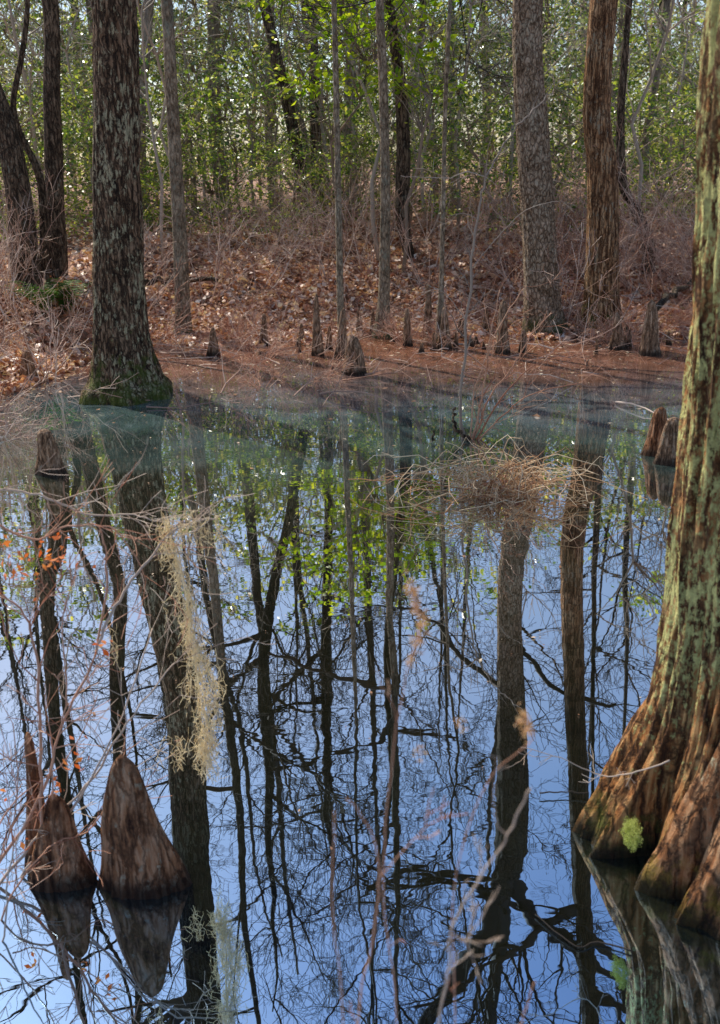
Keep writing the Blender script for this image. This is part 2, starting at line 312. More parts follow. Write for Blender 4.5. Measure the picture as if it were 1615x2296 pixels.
def tree(name,label,real,refl=(),Y=None,mt='slim',height=19,crown=True,flute=.0,fh=.8,k=5,ns=20,rough=.05,seed=1,z_crown=6.5,nl=10,LL=3.8,extra=(),group=None,kids=6,dz=.12,fine=None):
    rn=random.Random(seed*17+3)
    if Y is None: Y=gnd(real[0][0],real[0][1]).y
    P=[]
    for px,py,w in real:
        p=at(px,py,Y); P.append((p.x,p.y,p.z,w*dep(px,py,Y)/FP/2))
    P.sort(key=lambda t:t[2]); zt=P[-1][2]
    for px,py,w in refl:
        p=rfl(px,py,Y)
        if p.z>zt+1.3: P.append((p.x,p.y,p.z,w*dep(px,py,Y)/FP/2))
    P.sort(key=lambda t:t[2]); base=P[0]; g=tz(base[0],Y)
    zb=min(g,base[2])-.25
    if base[2]-zb>.05: P.insert(0,(base[0],Y,zb,base[3]*1.04))
    l=P[-1]
    if l[2]<height:
        pr=P[-2]; sx=max(-.06,min(.06,(l[0]-pr[0])/max(.3,l[2]-pr[2])))
        m=6
        for i in range(1,m+1):
            t=i/m; z=l[2]+(height-l[2])*t
            P.append((l[0]+sx*(z-l[2])+rn.uniform(-.12,.12),Y+rn.uniform(-.15,.15)*t,z,max(.02,l[3]*(1-.85*t))))
    path=crs(P,5); path.sort(key=lambda t:t[2])
    org=(base[0],Y,max(g,0.0)); root=thing(name,label,'tree',org,group)
    mb=MB(); trunk_mesh(mb,path,ns,dz,flute,fh,k,rough,seed,fine); mb.build('trunk',M[mt],root,org)
    mb=MB()
    if crown:
        for i in range(nl):
            z=z_crown+(height-z_crown)*((i+rn.random())/nl); x,y,_,r=interp(path,z)
            a=rn.uniform(0,2*PI); d=Vector((math.cos(a),math.sin(a),rn.uniform(.15,.8))).normalized()
            limb(mb,Vector((x,y,z)),d,LL*rn.uniform(.6,1.15)*(1.15-.5*(z-z_crown)/(height-z_crown)),max(.022,r*rn.uniform(.4,.62)),3,rn,kids)
    for pts in extra:
        Q=[]
        for px,py,w in pts:
            p=rfl(px,py,Y); Q.append((p.x,p.y,p.z,w*dep(px,py,Y)/FP/2))
        Q=[(q[0],q[1]+.12*i,q[2],q[3]) for i,q in enumerate(Q)]
        Q=crs(Q,5); vp=[Vector(q[:3])+rv(rn)*.04 for q in Q]; rd=[q[3] for q in Q]
        mb.tube(vp,rd,7,cap=False)
        for j in range(4,len(vp)):
            if rn.random()<.6:
                dd=(vp[j]-vp[j-1]).normalized(); ax=dd.cross(rv(rn)).normalized()
                limb(mb,vp[j],Matrix.Rotation(rn.uniform(.4,.9),3,ax)@dd,rn.uniform(.8,2.4),min(.035,max(.012,rd[j]*.35)),2,rn,6)
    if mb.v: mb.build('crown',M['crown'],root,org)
    return root
tree('cypress_tree','thick dark lichen-spotted cypress with flared mossy base standing in the water at left',
  [(285,885,205),(283,850,165),(278,800,138),(272,740,122),(267,640,112),(262,400,104),(255,0,98)],[(375,1600,84),(425,1850,80),(450,2150,74)],mt='cyp_dark',flute=.13,fh=.35,k=6,ns=110,rough=.06,seed=2,nl=9,z_crown=7.6,LL=3.4,dz=.04,fine=.06,kids=5)
tree('slender_tree','slender grey-brown tree just right of the thick dark cypress, bending slightly left',
  [(410,757,46),(410,700,36),(405,560,33),(396,400,30),(385,200,28),(374,0,26)],[(470,1230,28),(490,1420,25),(503,1560,22)],seed=3,nl=10,z_crown=6,kids=5)
tree('dark_tree','dark straight tree behind brush near the left edge, left of the thick cypress',
  [(128,640,52),(122,400,42),(116,200,38),(112,0,36)],[(262,1500,34)],Y=14.5,mt='dark',seed=4,nl=9,kids=5)
tree('leaning_tree','stout leaning trunk at the far left edge behind the red twigs',
  [(62,640,66),(42,440,58),(15,300,52),(-25,180,46),(-80,60,40)],Y=13.8,mt='dark',seed=5,nl=6,kids=5)
tree('thin_leaning_tree','thin dark curving tree crossing in front of the leaning trunk at far left',
  [(100,600,20),(92,410,18),(45,300,15),(30,230,14),(50,120,13),(62,0,12)],Y=14.2,mt='dark',seed=6,nl=6,LL=2.2,z_crown=6,height=12,kids=5)
tree('dark_leaning_tree','dark trunk leaning left, between the slender grey tree and the left pole tree',
  [(700,560,34),(688,480,32),(655,280,28),(620,130,26),(590,0,25)],[(592,1450,26),(600,1700,22)],Y=20,mt='dark',seed=7,nl=9,LL=4.5)
tree('background_tree','straight dark tree deep in the wood just left of the left pole tree',
  [(715,520,28),(705,200,24),(697,0,22)],[(730,1500,22),(735,1760,19)],Y=23,mt='dark',seed=8,nl=10,LL=4.6)
tree('pole_tree','very thin pole-like tree left of the pale middle tree, with a knee at its foot',
  [(770,790,24),(764,700,17),(760,500,15),(754,200,13),(749,0,12)],[(790,1500,11)],seed=9,nl=7,LL=2.2,ns=12,height=13)
tree('middle_tree','slim pale tree with slightly swollen mossy foot in the middle of the water edge',
  [(856,756,46),(858,725,34),(862,640,26),(864,400,22),(858,150,20),(852,0,19)],[(886,1550,17),(884,1800,16),(890,2060,12)],seed=10,nl=9,LL=3.2,
  extra=[[(886,1545,13),(760,1525,12),(600,1478,8)],[(886,1590,14),(850,1670,13),(760,1712,11),(590,1765,8)]])
tree('dark_forked_tree','dark trunk behind the slim pale middle tree, leaning a little right at its foot',
  [(945,660,22),(915,560,26),(903,480,32),(905,330,32),(898,180,26),(880,60,22)],Y=16.5,mt='dark',seed=11,nl=9,LL=4)
tree('pole_tree','thin pole-like sapling tree right of the slim pale middle tree, standing among knees',
  [(985,765,22),(990,640,12),(995,400,10),(1000,200,10),(1010,0,9)],seed=12,nl=6,LL=2,ns=10,height=11)
tree('cypress_tree','broad grey flaky-barked cypress right of centre whose reflection forks near the bottom',
  [(1222,748,112),(1220,715,92),(1215,660,80),(1208,500,74),(1195,300,72),(1184,0,66)],[(1166,1500,76),(1152,1800,70),(1140,1950,62)],mt='cyp_grey',flute=.10,fh=.4,ns=80,seed=13,height=9.6,z_crown=8.6,nl=2,dz=.05,rough=.04,fine=.05,
  extra=[[(1142,1940,48),(1105,2080,42),(1050,2180,36),(960,2330,28),(840,2500,18)],[(1142,1940,44),(1195,2065,32),(1290,2140,25),(1400,2250,18),(1460,2400,11)],[(1140,1950,44),(1125,2100,32),(1110,2250,27),(1095,2450,19)],
         [(1110,2012,15),(990,1990,13),(820,2012,8)],[(1150,1560,14),(1060,1500,12),(960,1400,10),(840,1385,7)],[(1165,1450,12),(1260,1560,10),(1390,1600,7)]])
tree('cypress_tree','reddish-brown straight cypress with flared foot, second big tree in from the right edge',
  [(1350,742,108),(1348,700,88),(1350,620,74),(1352,400,66),(1355,0,60)],[(1322,2290,36)],mt='cyp_red',flute=.10,fh=.4,ns=80,seed=14,nl=10,z_crown=7.5,dz=.05,rough=.03,fine=.05)
tree('crooked_tree','thin crooked dark tree with side branches just right of the reddish cypress',
  [(1455,560,30),(1430,480,26),(1396,410,22),(1392,260,18),(1402,120,16),(1412,0,14)],Y=15.5,mt='dark',seed=15,nl=9,LL=3,z_crown=4.4)
def custom_tree(name,label,P,mt,ns,flute,fh,k,seed,dz,rough,fine,limbs=6,ysq=.6):
    org=(P[0][0],P[0][1],0); root=thing(name,label,'tree',org)
    path=crs(P,6); path.sort(key=lambda t:t[2]); mb=MB(); trunk_mesh(mb,path,ns,dz,flute,fh,k,rough,seed,fine=fine,ysq=ysq); mb.build('trunk',M[mt],root,org)
    rn=random.Random(seed); mb=MB()
    for i in range(limbs):
        z=P[-1][2]*(.6+.4*rn.random()); x,y,_,r=interp(path,z); a=rn.uniform(0,2*PI)
        limb(mb,Vector((x,y,z)),Vector((math.cos(a),math.sin(a),.5)).normalized(),2.6,r*.4,2,rn,5)
    if limbs: mb.build('crown',M['crown'],root,org)
    return root
fore=custom_tree('cypress_tree','large foreground cypress at right edge, gold-green lichened bark, buttressed base with bright moss tuft',
  [(1.22,2.87,-.3,.42),(1.22,2.87,0,.39),(1.22,2.87,.17,.355),(1.23,2.87,.35,.305),(1.24,2.86,.52,.268),(1.24,2.86,.85,.235),(1.235,2.86,1.2,.235),(1.23,2.86,1.6,.235),(1.22,2.86,2.7,.245),(1.2,2.9,3.8,.22),(1.15,3.0,8,.12),(1.1,3,11,.04)],'cyp_fore',240,.32,.5,7,2.2,.014,.07,.07,ysq=.62,limbs=3)
custom_tree('cypress_tree','grey second buttress trunk at the lower right corner in front of the large foreground cypress',
  [(1.28,2.58,-.3,.37),(1.28,2.58,0,.335),(1.3,2.58,.2,.285),(1.33,2.59,.5,.225),(1.36,2.6,.8,.19),(1.44,2.6,1.3,.15),(1.55,2.6,3,.11),(1.65,2.6,6,.05)],'cyp_fore2',180,.25,.6,6,.7,.016,.07,.07,limbs=3,ysq=.6)
p=at(1425,1888,2.50); rn=random.Random(5); cent=[]
for i in range(6000):
    v=rv(rn); r=rn.uniform(.6,1.0)*(1+.7*noise.noise(v*2.2)); cent.append((p.x+v.x*.027*r,p.y+v.y*.05*r+.04,p.z+v.z*.043*r))
o=leaves_np('moss_tuft',np.array(cent)-np.array(fore.location),.0045,M['brightmoss'],parent=fore,seed=8,asp=.35); o['label']='bright yellow-green moss tuft'
# ------------------------------------------------------------ background prototypes
def bg_tree(seed,h,r,nl,lean,bend=.12):
    rn=random.Random(seed); root=thing('background_tree','slender bare grey tree standing deep in the sunlit wood','tree',(0,0,0),'slender bare trees deep in the wood')
    P=[(0,0,-.3,r*1.3),(0,0,.2,r*1.05)]+[(lean*z+rn.uniform(-bend,bend),rn.uniform(-.1,.1),z,r*(1-.8*z/h)) for z in np.linspace(2,h,7)]
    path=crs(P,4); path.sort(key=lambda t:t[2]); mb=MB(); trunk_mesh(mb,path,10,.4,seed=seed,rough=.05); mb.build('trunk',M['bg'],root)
    mb=MB()
    for i in range(nl):
        z=h*.35+h*.63*(i+rn.random())/nl; x,y,_,rr=interp(path,z); a=rn.uniform(0,2*PI)
        limb(mb,Vector((x,y,z)),Vector((math.cos(a),math.sin(a),rn.uniform(.2,1))).normalized(),4.2*rn.uniform(.6,1.1)*(1.1-.5*z/h),max(.018,rr*.5),2,rn,6,minr=.007)
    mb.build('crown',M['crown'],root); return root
protos=[bg_tree(21,18,.12,12,.1,.2),bg_tree(22,15,.08,11,-.15,.35),bg_tree(23,20,.17,12,-.03)]
rn=random.Random(99); first=[True]*3
for i in range(26):
    Y=rn.uniform(20,36); px=-150+1900*((i*0.618034)%1); k=i%3
    x=(px-W/2)/FP*Y; loc=(x,Y,tz(x,Y)); rz=rn.uniform(0,6.28); sc=rn.uniform(.8,1.1)
    if first[k]: first[k]=False; protos[k].location=loc; protos[k].rotation_euler=(0,0,rz)
    else: dup(protos[k],loc,rz,sc)
def bare_sap(seed,h):
    rn=random.Random(seed); root=thing('bare_sapling','thin pale leafless sapling with fine branches among the evergreens','sapling',(0,0,0),'pale leafless saplings among the evergreens')
    mb=MB(); pts=[Vector((0,0,-.2))]
    for i in range(1,10): pts.append(Vector((rn.uniform(-.12,.12)*i*.6+.06*i,rn.uniform(-.12,.12)*i*.5,h*i/9)))
    mb.tube(pts,[.032*(1-.85*i/9)+.004 for i in range(10)],6); mb.build('trunk',M['farcrown'],root); mb=MB()
    for i in range(14):
        j=rn.randint(2,8); a=rn.uniform(0,2*PI); limb(mb,pts[j],Vector((math.cos(a),math.sin(a),rn.uniform(.3,.9))).normalized(),rn.uniform(.8,1.8),.014,1,rn,5,minr=.005)
    mb.build('crown',M['farcrown'],root); return root
bs=[bare_sap(301,6.5),bare_sap(302,5)]
for i in range(34):
    px=-120+1850*((i*.618034+.5)%1); Y=rn.uniform(16,23); x=(px-W/2)/FP*Y; loc=(x,Y,tz(x,Y))
    if i<2: bs[i].location=loc
    else: dup(bs[i%2],loc,rn.uniform(0,6),rn.uniform(.7,1.15))
rn=random.Random(7); mb=MB()
for i in range(100):
    Y=rn.uniform(42,80); x=rn.uniform(-40,40); z=tz(x,Y); h=rn.uniform(10,18); r=rn.uniform(.06,.17); l=rn.uniform(-.12,.12)
    mb.tube([Vector((x,Y,z-.3)),Vector((x+l*h*.5,Y,z+h*.5)),Vector((x+l*h,Y,z+h))],[r,r*.7,.03],5,cap=False)
    for k in range(10):
        zz=rn.uniform(1,h); a=rn.uniform(0,2*PI)
        limb(mb,Vector((x+l*zz,Y,z+zz)),Vector((math.cos(a),math.sin(a),.6)).normalized(),2.8,.035,1,rn,6,minr=.014)
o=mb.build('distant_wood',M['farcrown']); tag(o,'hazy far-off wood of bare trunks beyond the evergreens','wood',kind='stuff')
rs=np.random.RandomState(12); cc=[]
for i in range(700):
    c=np.array([rs.uniform(-34,34),rs.uniform(33,60),0.8+9.5*rs.uniform(0,1)**1.6]); cc.append(c+rs.normal(size=(42,3))*np.array([1.0,.9,.6]))
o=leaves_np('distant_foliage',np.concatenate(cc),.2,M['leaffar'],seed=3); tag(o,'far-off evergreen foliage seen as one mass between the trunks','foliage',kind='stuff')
# ------------------------------------------------------------ evergreens
def evergreen(seed,h,wid,ncl,per,mt,lsz=.09,z0=.5,name='evergreen_tree'):
    rn=random.Random(seed); root=thing(name,'','tree')
    mb=MB(); pts=[Vector((0,0,-.3))]; 
    for i in range(1,9): pts.append(Vector((rn.uniform(-.2,.2)*i*.5,rn.uniform(-.2,.2)*i*.5,h*i/8.3)))
    mb.tube(pts,[.03*(1-.8*i/8)+.005 for i in range(9)],7); cs=[]
    for i in range(ncl):
        t=rn.random(); z=z0+(h-z0)*t; ww=wid*(.5+.5*math.sin(PI*min(1,t*.8+.15)))
        a=rn.uniform(0,2*PI); rr=ww*math.sqrt(rn.random()); c=Vector((math.cos(a)*rr,math.sin(a)*rr,z))
        j=min(8,max(1,int(z/h*8)-1)); mid=(pts[j]+c)/2+Vector((0,0,.1))
        mb.tube([pts[j],mid,c],[.01,.007,.004],3,cap=False); cs.append((c,rn.uniform(.1,.36)))
    mb.build('trunk',M['twig'],root); rs=np.random.RandomState(seed); L_=[]
    for c,sg in cs:
        L_.append(np.array(c)+rs.normal(size=(per,3))*np.array([sg,sg,sg*.35]))
    leaves_np('crown',np.concatenate(L_),lsz,M[mt],parent=root,seed=seed,flat=.4,asp=.5); return root
EG=[evergreen(31,6.2,2.2,78,40,'leaf2',lsz=.125),evergreen(32,4.8,1.9,66,40,'leaf2',lsz=.115),evergreen(33,7.4,2.3,84,40,'leaf',lsz=.135),evergreen(34,3.0,1.6,48,38,'leaf',lsz=.1,z0=.15)]
labs=[('small-leaved glossy evergreen tree behind the thick dark cypress or left of it','evergreens left'),
('small-leaved glossy evergreen tree behind the bank in the middle of the wood','evergreens middle'),
('small-leaved glossy evergreen tree at the right, behind the grey and reddish cypresses','evergreens right')]
rn=random.Random(41); used=[False]*4
def putev(k,px,Y,sc):
    x=(px-W/2)/FP*Y*1.02; loc=(x,Y,tz(x,Y)); lb,gp=labs[0 if px<450 else (1 if px<1080 else 2)]; rz=rn.uniform(0,6.28)
    if not used[k]:
        used[k]=True; r=EG[k]; r.location=loc; r.rotation_euler=(0,0,rz); r['label']=lb; r['group']=gp; r.scale=(sc,)*3
    else: dup(EG[k],loc,rz,sc,lb,gp)
for i in range(46):
    px=-160+1940*((i*.618034+.31)%1); Y=[19,21.5,24,26.5,29,32][i%6]+rn.uniform(-1,1); k=[0,1,2,3][(i*7+i//4)%4]
    if i%6==0: k=3 
    elif i%6==1: k=1
    elif i%6>=3 and k==3: k=2
    putev(k,px,Y,rn.uniform(.75,1.1)*(1.35 if i%6>=3 else 1))
for i in range(12): putev(3,-80+150*i+rn.uniform(-60,60),rn.uniform(17,18.8),rn.uniform(.5,.9))
b=evergreen(51,4.9,1.15,58,24,'leafy',lsz=.14,z0=2.6); p=at(760,165,17.2); b.location=(p.x,17.2,tz(p.x,17.2)); tag(b,'bright yellow-green leafy sapling glowing at the top centre around the left pole tree','tree')
b=evergreen(52,4.3,.7,26,22,'leafy',lsz=.13,z0=2.6); p=at(895,165,16.2); b.location=(p.x,16.2,tz(p.x,16.2)); tag(b,'yellow-green sapling with drooping leaves just right of the slim pale middle tree top','tree')
# ------------------------------------------------------------ bare shrubs
def shrub(seed,mt,ns,L,lv=2,spread=.8,r=.01,minr=.0032,name='bare_shrub',nch=5,up=.03):
    rn=random.Random(seed); mb=MB()
    for i in range(ns):
        a=rn.uniform(0,2*PI); d=Vector((math.cos(a)*spread,math.sin(a)*spread,rn.uniform(.4,1.2))).normalized()
        limb(mb,Vector((math.cos(a)*.12*rn.random(),math.sin(a)*.12*rn.random(),-.1)),d,L*rn.uniform(.6,1.1),r,lv,rn,nch,wob=.25,up=up,minr=minr,sp=(.3,.95))
    return tag(mb.build(name,M[mt]),'','shrub')
SH=[shrub(61,'brush',9,1.5),shrub(62,'brushred',9,1.2),shrub(63,'brush',7,2.3,r=.013),shrub(64,'brushred',12,.9),shrub(65,'brush',8,1.1)]
used_s=[False]*5
def put(k,x,y,rz,sc,lb,gp,z=None):
    loc=(x,y,max(0,tz(x,y)) if z is None else z)
    if used_s[k]: r=dup(SH[k],loc,rz,sc,lb,gp)
    else:
        used_s[k]=True; r=SH[k]; r.location=loc; r.rotation_euler=(0,0,rz); r.scale=(sc,)*3; r['label']=lb; r['group']=gp or ''
    if not gp and 'group' in r.keys(): del r['group']
    return r
rn=random.Random(77)
for i in range(28):
    x=-6.4+3.7*rn.random(); y=rn.uniform(9.6,14); put([0,3,0,1,2][i%5],x,y,rn.uniform(0,6),rn.uniform(.6,.95),'tangled leafless brown shrub in the shaded thicket left of the thick cypress','thicket shrubs on the left bank')
for i in range(34):
    x=rn.uniform(-2.6,5.4); y=float(edge(x))+rn.uniform(1.6,6.5); put([0,2,1,2,0][i%5],x,y,rn.uniform(0,6),rn.uniform(.6,1.0),'leafless twiggy shrub growing up the leaf-covered bank','bare shrubs on the leafy bank')
for i in range(20):
    x=rn.uniform(2.4,6.4); y=rn.uniform(12.6,16.5); put([1,0,2][i%3],x,y,rn.uniform(0,6),rn.uniform(.6,1.05),'leafless reddish shrub on the right bank around the reddish cypress','bare shrubs on the right bank')
for i in range(32):
    x=rn.uniform(-2.4,4.8); y=float(edge(x))+rn.uniform(-1.3,.7); put([3,1,4,3][i%4],x,y,rn.uniform(0,6),rn.uniform(.25,.55),'low leafless shrub at the water edge of the leafy bank','low bare shrubs at the water edge')
for px,py,sc,lb in [(720,850,.5,'low twiggy shrub standing in shallow water left of the rounded knee'),(590,870,.42,'sprawling low twigs in shallow water right of the thick cypress'),(-60,890,.5,'shrub of pale curling twigs at the left edge beside the dark water'),(5,985,.4,'pale twiggy shrub at the left edge above the small knee')]:
    g=gnd(px,py); put(4 if px<100 else 1,g.x,g.y,rn.uniform(0,6),sc,lb,None,z=0)
g=at(-40,560,9.2); put(4,g.x-.3,9.4,1.0,1.1,'tall fan of pale reddish twigs at the left edge before the leaning trunk',None)
# ------------------------------------------------------------ knees
def knee(name,label,tx,ty,bx,by,w,mt='kneefar',ns=30,seed=1,power=.8,tip=.16,group=None,sqy=.7):
    g=gnd(bx,by); Y=g.y; t=at(tx,ty,Y); d=dep(bx,by,Y); R=w*d/FP/2; h=max(.08,t.z); mb=MB(); rings=max(10,int(h/.012)) if ns>40 else 16
    zs=[-.2]+[h*i/rings for i in range(rings+1)]
    for z in zs:
        tt=max(0,z/h); x=g.x+(t.x-g.x)*tt+.04*R*math.sin(tt*7+seed); r=R*((1-tt)**power*(1-tip)+tip)*(1+.14*(1-tt)**4)/1.1
        if tt>.9: r*=math.sqrt(max(0.02,1-((tt-.9)/.103)**2))
        for a in range(ns):
            th=2*PI*a/ns; cs,sn=math.cos(th),math.sin(th)
            q=1+.06*math.cos(4*th+seed)*(1-tt)+.04*math.cos(7*th+seed*2)+.12*noise.noise(Vector((cs*1.8+seed*5,sn*1.8,z*3)))
            if ns>40: q+=.1*noise.noise(Vector((cs*7,sn*7+seed,z*2.0)))+.06*noise.noise(Vector((cs*20,sn*20+seed,z*3)))
            mb.v.append((x+cs*r*q,Y+sn*r*q*sqy,z))
    n=len(zs)
    for i in range(n-1):
        for a in range(ns):
            a2=(a+1)%ns; mb.f.append((i*ns+a,i*ns+a2,(i+1)*ns+a2,(i+1)*ns+a))
    mb.f.append(tuple((n-1)*ns+a for a in range(ns)))
    o=mb.build(name,M[mt],None,(g.x,Y,0)); return tag(o,label,'cypress knee',group)
knee('cypress_knee','big conical reddish cypress knee in the near water at lower left',268,1692,325,1978,190,'knee',140,1,power=.62,tip=.08,sqy=.55)
knee('cypress_knee','squat dark reddish cypress knee left of the big conical knee',120,1780,138,1972,150,'knee',120,2,power=.7,tip=.12,sqy=.55)
knee('broken_stump','thin upright splintered stump rising behind the squat dark knee at the left edge',63,1642,92,1935,70,'knee',70,3,power=1.3,tip=.28)
knee('cypress_knee','small lone dark knee with a knobbly top in the water at the left edge',100,962,115,1060,64,'kneefar',48,4,power=.5,tip=.35)
knee('cypress_knee','brown knee left of its twin, beside the foreground cypress at right',1484,912,1468,1018,58,'knee',48,5,power=.6,tip=.3)
knee('cypress_knee','darker knee right of its twin, touching the foreground cypress at right',1512,935,1498,1038,62,'kneefar',48,6,power=.5,tip=.35)
KN=[(1462,672,1458,795,50,'tall pointed cypress knee near the far right water edge, right of a smaller one'),
(1384,700,1384,783,40,'pointed cypress knee in front of the reddish cypress foot'),
(792,752,795,838,56,'rounded cypress knee standing farthest forward in the middle shallows'),
(771,690,764,800,30,'tall knee at the foot of the left thin pole tree'),
(709,658,712,797,28,'tallest slim knee left of the left thin pole tree'),
(913,690,914,775,22,'slim dark knee just right of the slim pale middle tree'),
(961,638,960,752,26,'tall pointed knee between the slim pale tree and the right pole tree'),
(997,688,997,782,34,'stout knee touching the right pole tree foot'),
(805,690,806,748,17,'thin knee between the left pole tree and the slim pale tree'),
(836,692,837,752,16,'thin knee tight against the left side of the slim pale tree'),
(636,685,634,735,22,'small pale knee on the bank foot right of the slender grey tree'),
(1128,672,1126,792,32,'dark knee left of the grey cypress foot, taller of two'),
(1090,692,1090,745,24,'short knee left of the dark knee by the grey cypress'),
(592,702,592,775,26,'grey knee at the bank foot above the sprawling low twigs'),
(546,708,546,755,24,'short grey knee left of the grey knee at the bank foot'),
(478,733,478,797,28,'dark stubby knee right of the slender grey tree foot'),
(1298,700,1298,755,24,'small knee between the grey cypress and the reddish cypress'),
(1040,718,1040,762,18,'little knee between the right pole tree and the pale sapling stem'),
(880,724,884,765,16,'little knee hard by the right side of the slim pale tree'),
(676,725,676,770,20,'little knee left of the tallest slim knee'),
(1175,738,1172,790,22,'little knee in front of the left side of the grey cypress foot'),
(740,730,738,785,18,'small knee between the tallest slim knee and the left pole tree'),
(62,782,62,858,52,'dark rounded knee in the shade of the left thicket')]
for i,(a,b_,c,d_,w,lb) in enumerate(KN): knee('cypress_knee',lb,a,b_,c,d_,w,seed=i+9,power=.7+.25*math.sin(i*2.1),tip=.26)
rn=random.Random(606)
for i in range(18):
    px=rn.choice([rn.uniform(640,1060),rn.uniform(1060,1500)]); py=rn.uniform(748,802); hh=rn.uniform(14,46)
    knee('cypress_knee','tiny brown knee among the others poking from the shallows along the bank',px+rn.uniform(-4,4),py-hh,px,py,rn.uniform(9,18),seed=i+50,power=rn.uniform(.5,.9),tip=.3,group='tiny knees in the bank shallows',ns=16)
# ------------------------------------------------------------ drawn branches
def branchy(name,label,cat,paths,mt,rn,tw=.5,twL=.25,lv=1,minr=.0018,nch=3,group=None):
    mb=MB(); o0=None
    for pts,r0,r1 in paths:
        Q=crs([tuple(at(*p)) if len(p)==3 else tuple(p[:3]) for p in pts],6); vp=[Vector(q)+rv(rn)*r0*.9 for q in Q]; n=len(vp)
        rd=[r0+(r1-r0)*i/(n-1) for i in range(n)]; mb.tube(vp,rd,6)
        if o0 is None: o0=vp[0].copy()
        for j in range(2,n):
            if rn.random()<tw:
                dd=(vp[j]-vp[j-1]).normalized(); ax=dd.cross(rv(rn)).normalized()
                limb(mb,vp[j],Matrix.Rotation(rn.uniform(.4,1.0),3,ax)@dd,twL*rn.uniform(.4,1.3),max(minr,rd[j]*.6),lv,rn,nch,wob=.3,up=.04,minr=minr)
    return tag(mb.build(name,M[mt],None,tuple(o0)),label,cat,group)
rn=random.Random(5)
Ys=gnd(1040,985).y
branchy('sapling','tall thin pale sapling standing in the water right of centre, its top curving right','sapling',
 [([(1040,995,Ys),(1034,900,Ys),(1044,760,Ys),(1058,600,Ys),(1070,480,Ys),(1095,390,Ys),(1140,310,Ys),(1185,255,Ys),(1245,200,Ys)],.014,.004),
  ([(1092,398,Ys),(1050,385,Ys-.1),(1000,400,Ys-.1),(900,395,Ys-.2)],.006,.002),([(1068,490,Ys),(1040,478,Ys),(1003,486,Ys)],.004,.002),([(1060,600,Ys),(1110,540,Ys),(1180,470,Ys-.1),(1260,450,Ys-.2)],.004,.002),
  ([(1046,720,Ys),(1000,660,Ys),(960,640,Ys)],.004,.002)],'sapling',rn,tw=.3,twL=.3)
branchy('shrub','spray of dark thin stems fanning up and right from the foot of the pale sapling','shrub',
 [([(1062,990,Ys),(1100,890,Ys),(1150,820,Ys),(1190,755,Ys),(1240,700,Ys)],.01,.003),([(1066,990,Ys),(1120,900,Ys-.1),(1200,820,Ys-.1),(1330,790,Ys-.2)],.009,.003),([(1058,990,Ys),(1085,870,Ys),(1105,760,Ys),(1180,640,Ys)],.01,.003),
  ([(1070,990,Ys),(1130,930,Ys),(1200,880,Ys),(1300,860,Ys)],.008,.003),([(1055,990,Ys),(1062,880,Ys),(1090,800,Ys),(1120,650,Ys)],.008,.003),([(1072,990,Ys-.05),(1110,950,Ys-.1),(1170,925,Ys-.1)],.006,.002)],'stem',rn,tw=.4,twL=.4)
branchy('broken_branch','short dark broken branch poking from the water beside the pale sapling','branch',[([(1052,985,Ys-.05),(1025,962,Ys-.05),(1018,940,Ys-.05),(1022,915,Ys-.05)],.02,.01)],'dark',rn,tw=0)
branchy('broken_branch','tiny dark twig stub left of the pale sapling foot','branch',[([(970,990,Ys-.1),(973,965,Ys-.1)],.014,.007)],'dark',rn,tw=0)
g=gnd(1128,1108); mb=MB(); rn2=random.Random(8)
for i in range(150):
    a=rn2.uniform(0,2*PI); Lh=rn2.uniform(.25,.95)*(1.0 if rn2.random()>.3 else .5)*(1.2 if math.cos(a)<-.3 else 1); hh=rn2.uniform(.03,.26)*(1.5 if rn2.random()<.15 else 1); p0=Vector((g.x+rn2.gauss(0,.15),g.y+rn2.gauss(0,.08),0)); pts=[]; tw_=rn2.uniform(-1.2,1.2)
    for j in range(8):
        t=j/7; aa=a+tw_*t; pts.append(p0+Vector((math.cos(aa)*Lh*t*.9,math.sin(aa)*Lh*t*.6,.01+hh*math.sin(PI*min(1,t*.95)*.95)))+rv(rn2)*.024)
    mb.tube(pts,[.0042*(1-.5*j/7) for j in range(8)],3,cap=False)
    if rn2.random()<.4: limb(mb,pts[4],(pts[5]-pts[4]).normalized(),.25,.003,1,rn2,2,minr=.002,wob=.45,up=.02)
tag(mb.build('twig_tussock',M['tan'],None,(g.x,g.y,0)),'low tangle of arching tan and reddish dead stems on the water right of centre','tussock')
cc=np.array([g.x,g.y,.07])+np.random.RandomState(3).normal(size=(90,3))*np.array([.13,.08,.05])
o=leaves_np('dry_leaves',cc,.045,M['litterleaf'],seed=9); tag(o,'dry brown leaves caught in the middle of the reddish tangle','dry leaves',kind='stuff')
# left foreground shrub + moss
Y=2.75
left=thing('twiggy_shrub','spindly foreground shrub along the left edge with bare curving stems and red leaves','shrub',tuple(at(20,2050,Y)))
def lb(paths,mt,name,tw=.42,twL=.24,nch=3,minr=.0013,parent=left,lv=1):
    o=branchy(name,None,None,paths,mt,rn,tw=tw,twL=twL,nch=nch,minr=minr,lv=lv); o.location=Vector(o.location)-Vector(parent.location); o.parent=parent; return o
lb([([(-40,2110,Y),(60,1950,Y),(180,1790,Y),(260,1640,Y),(345,1410,Y+.2)],.006,.002)],'pale','stem',tw=.45)
lb([([(-40,2030,Y-.1),(100,1860,Y),(210,1740,Y),(300,1600,Y),(400,1480,Y+.1)],.006,.002)],'pale','stem',tw=.45)
lb([([(-20,1960,Y),(90,1790,Y),(140,1620,Y),(215,1460,Y),(240,1270,Y+.1),(225,1180,Y+.1)],.006,.0025)],'stem','stem')
lb([([(215,1455,Y),(260,1360,Y+.05),(320,1270,Y+.1),(400,1185,Y+.15),(490,1160,Y+.2)],.005,.003)],'pale','stem',twL=.2)
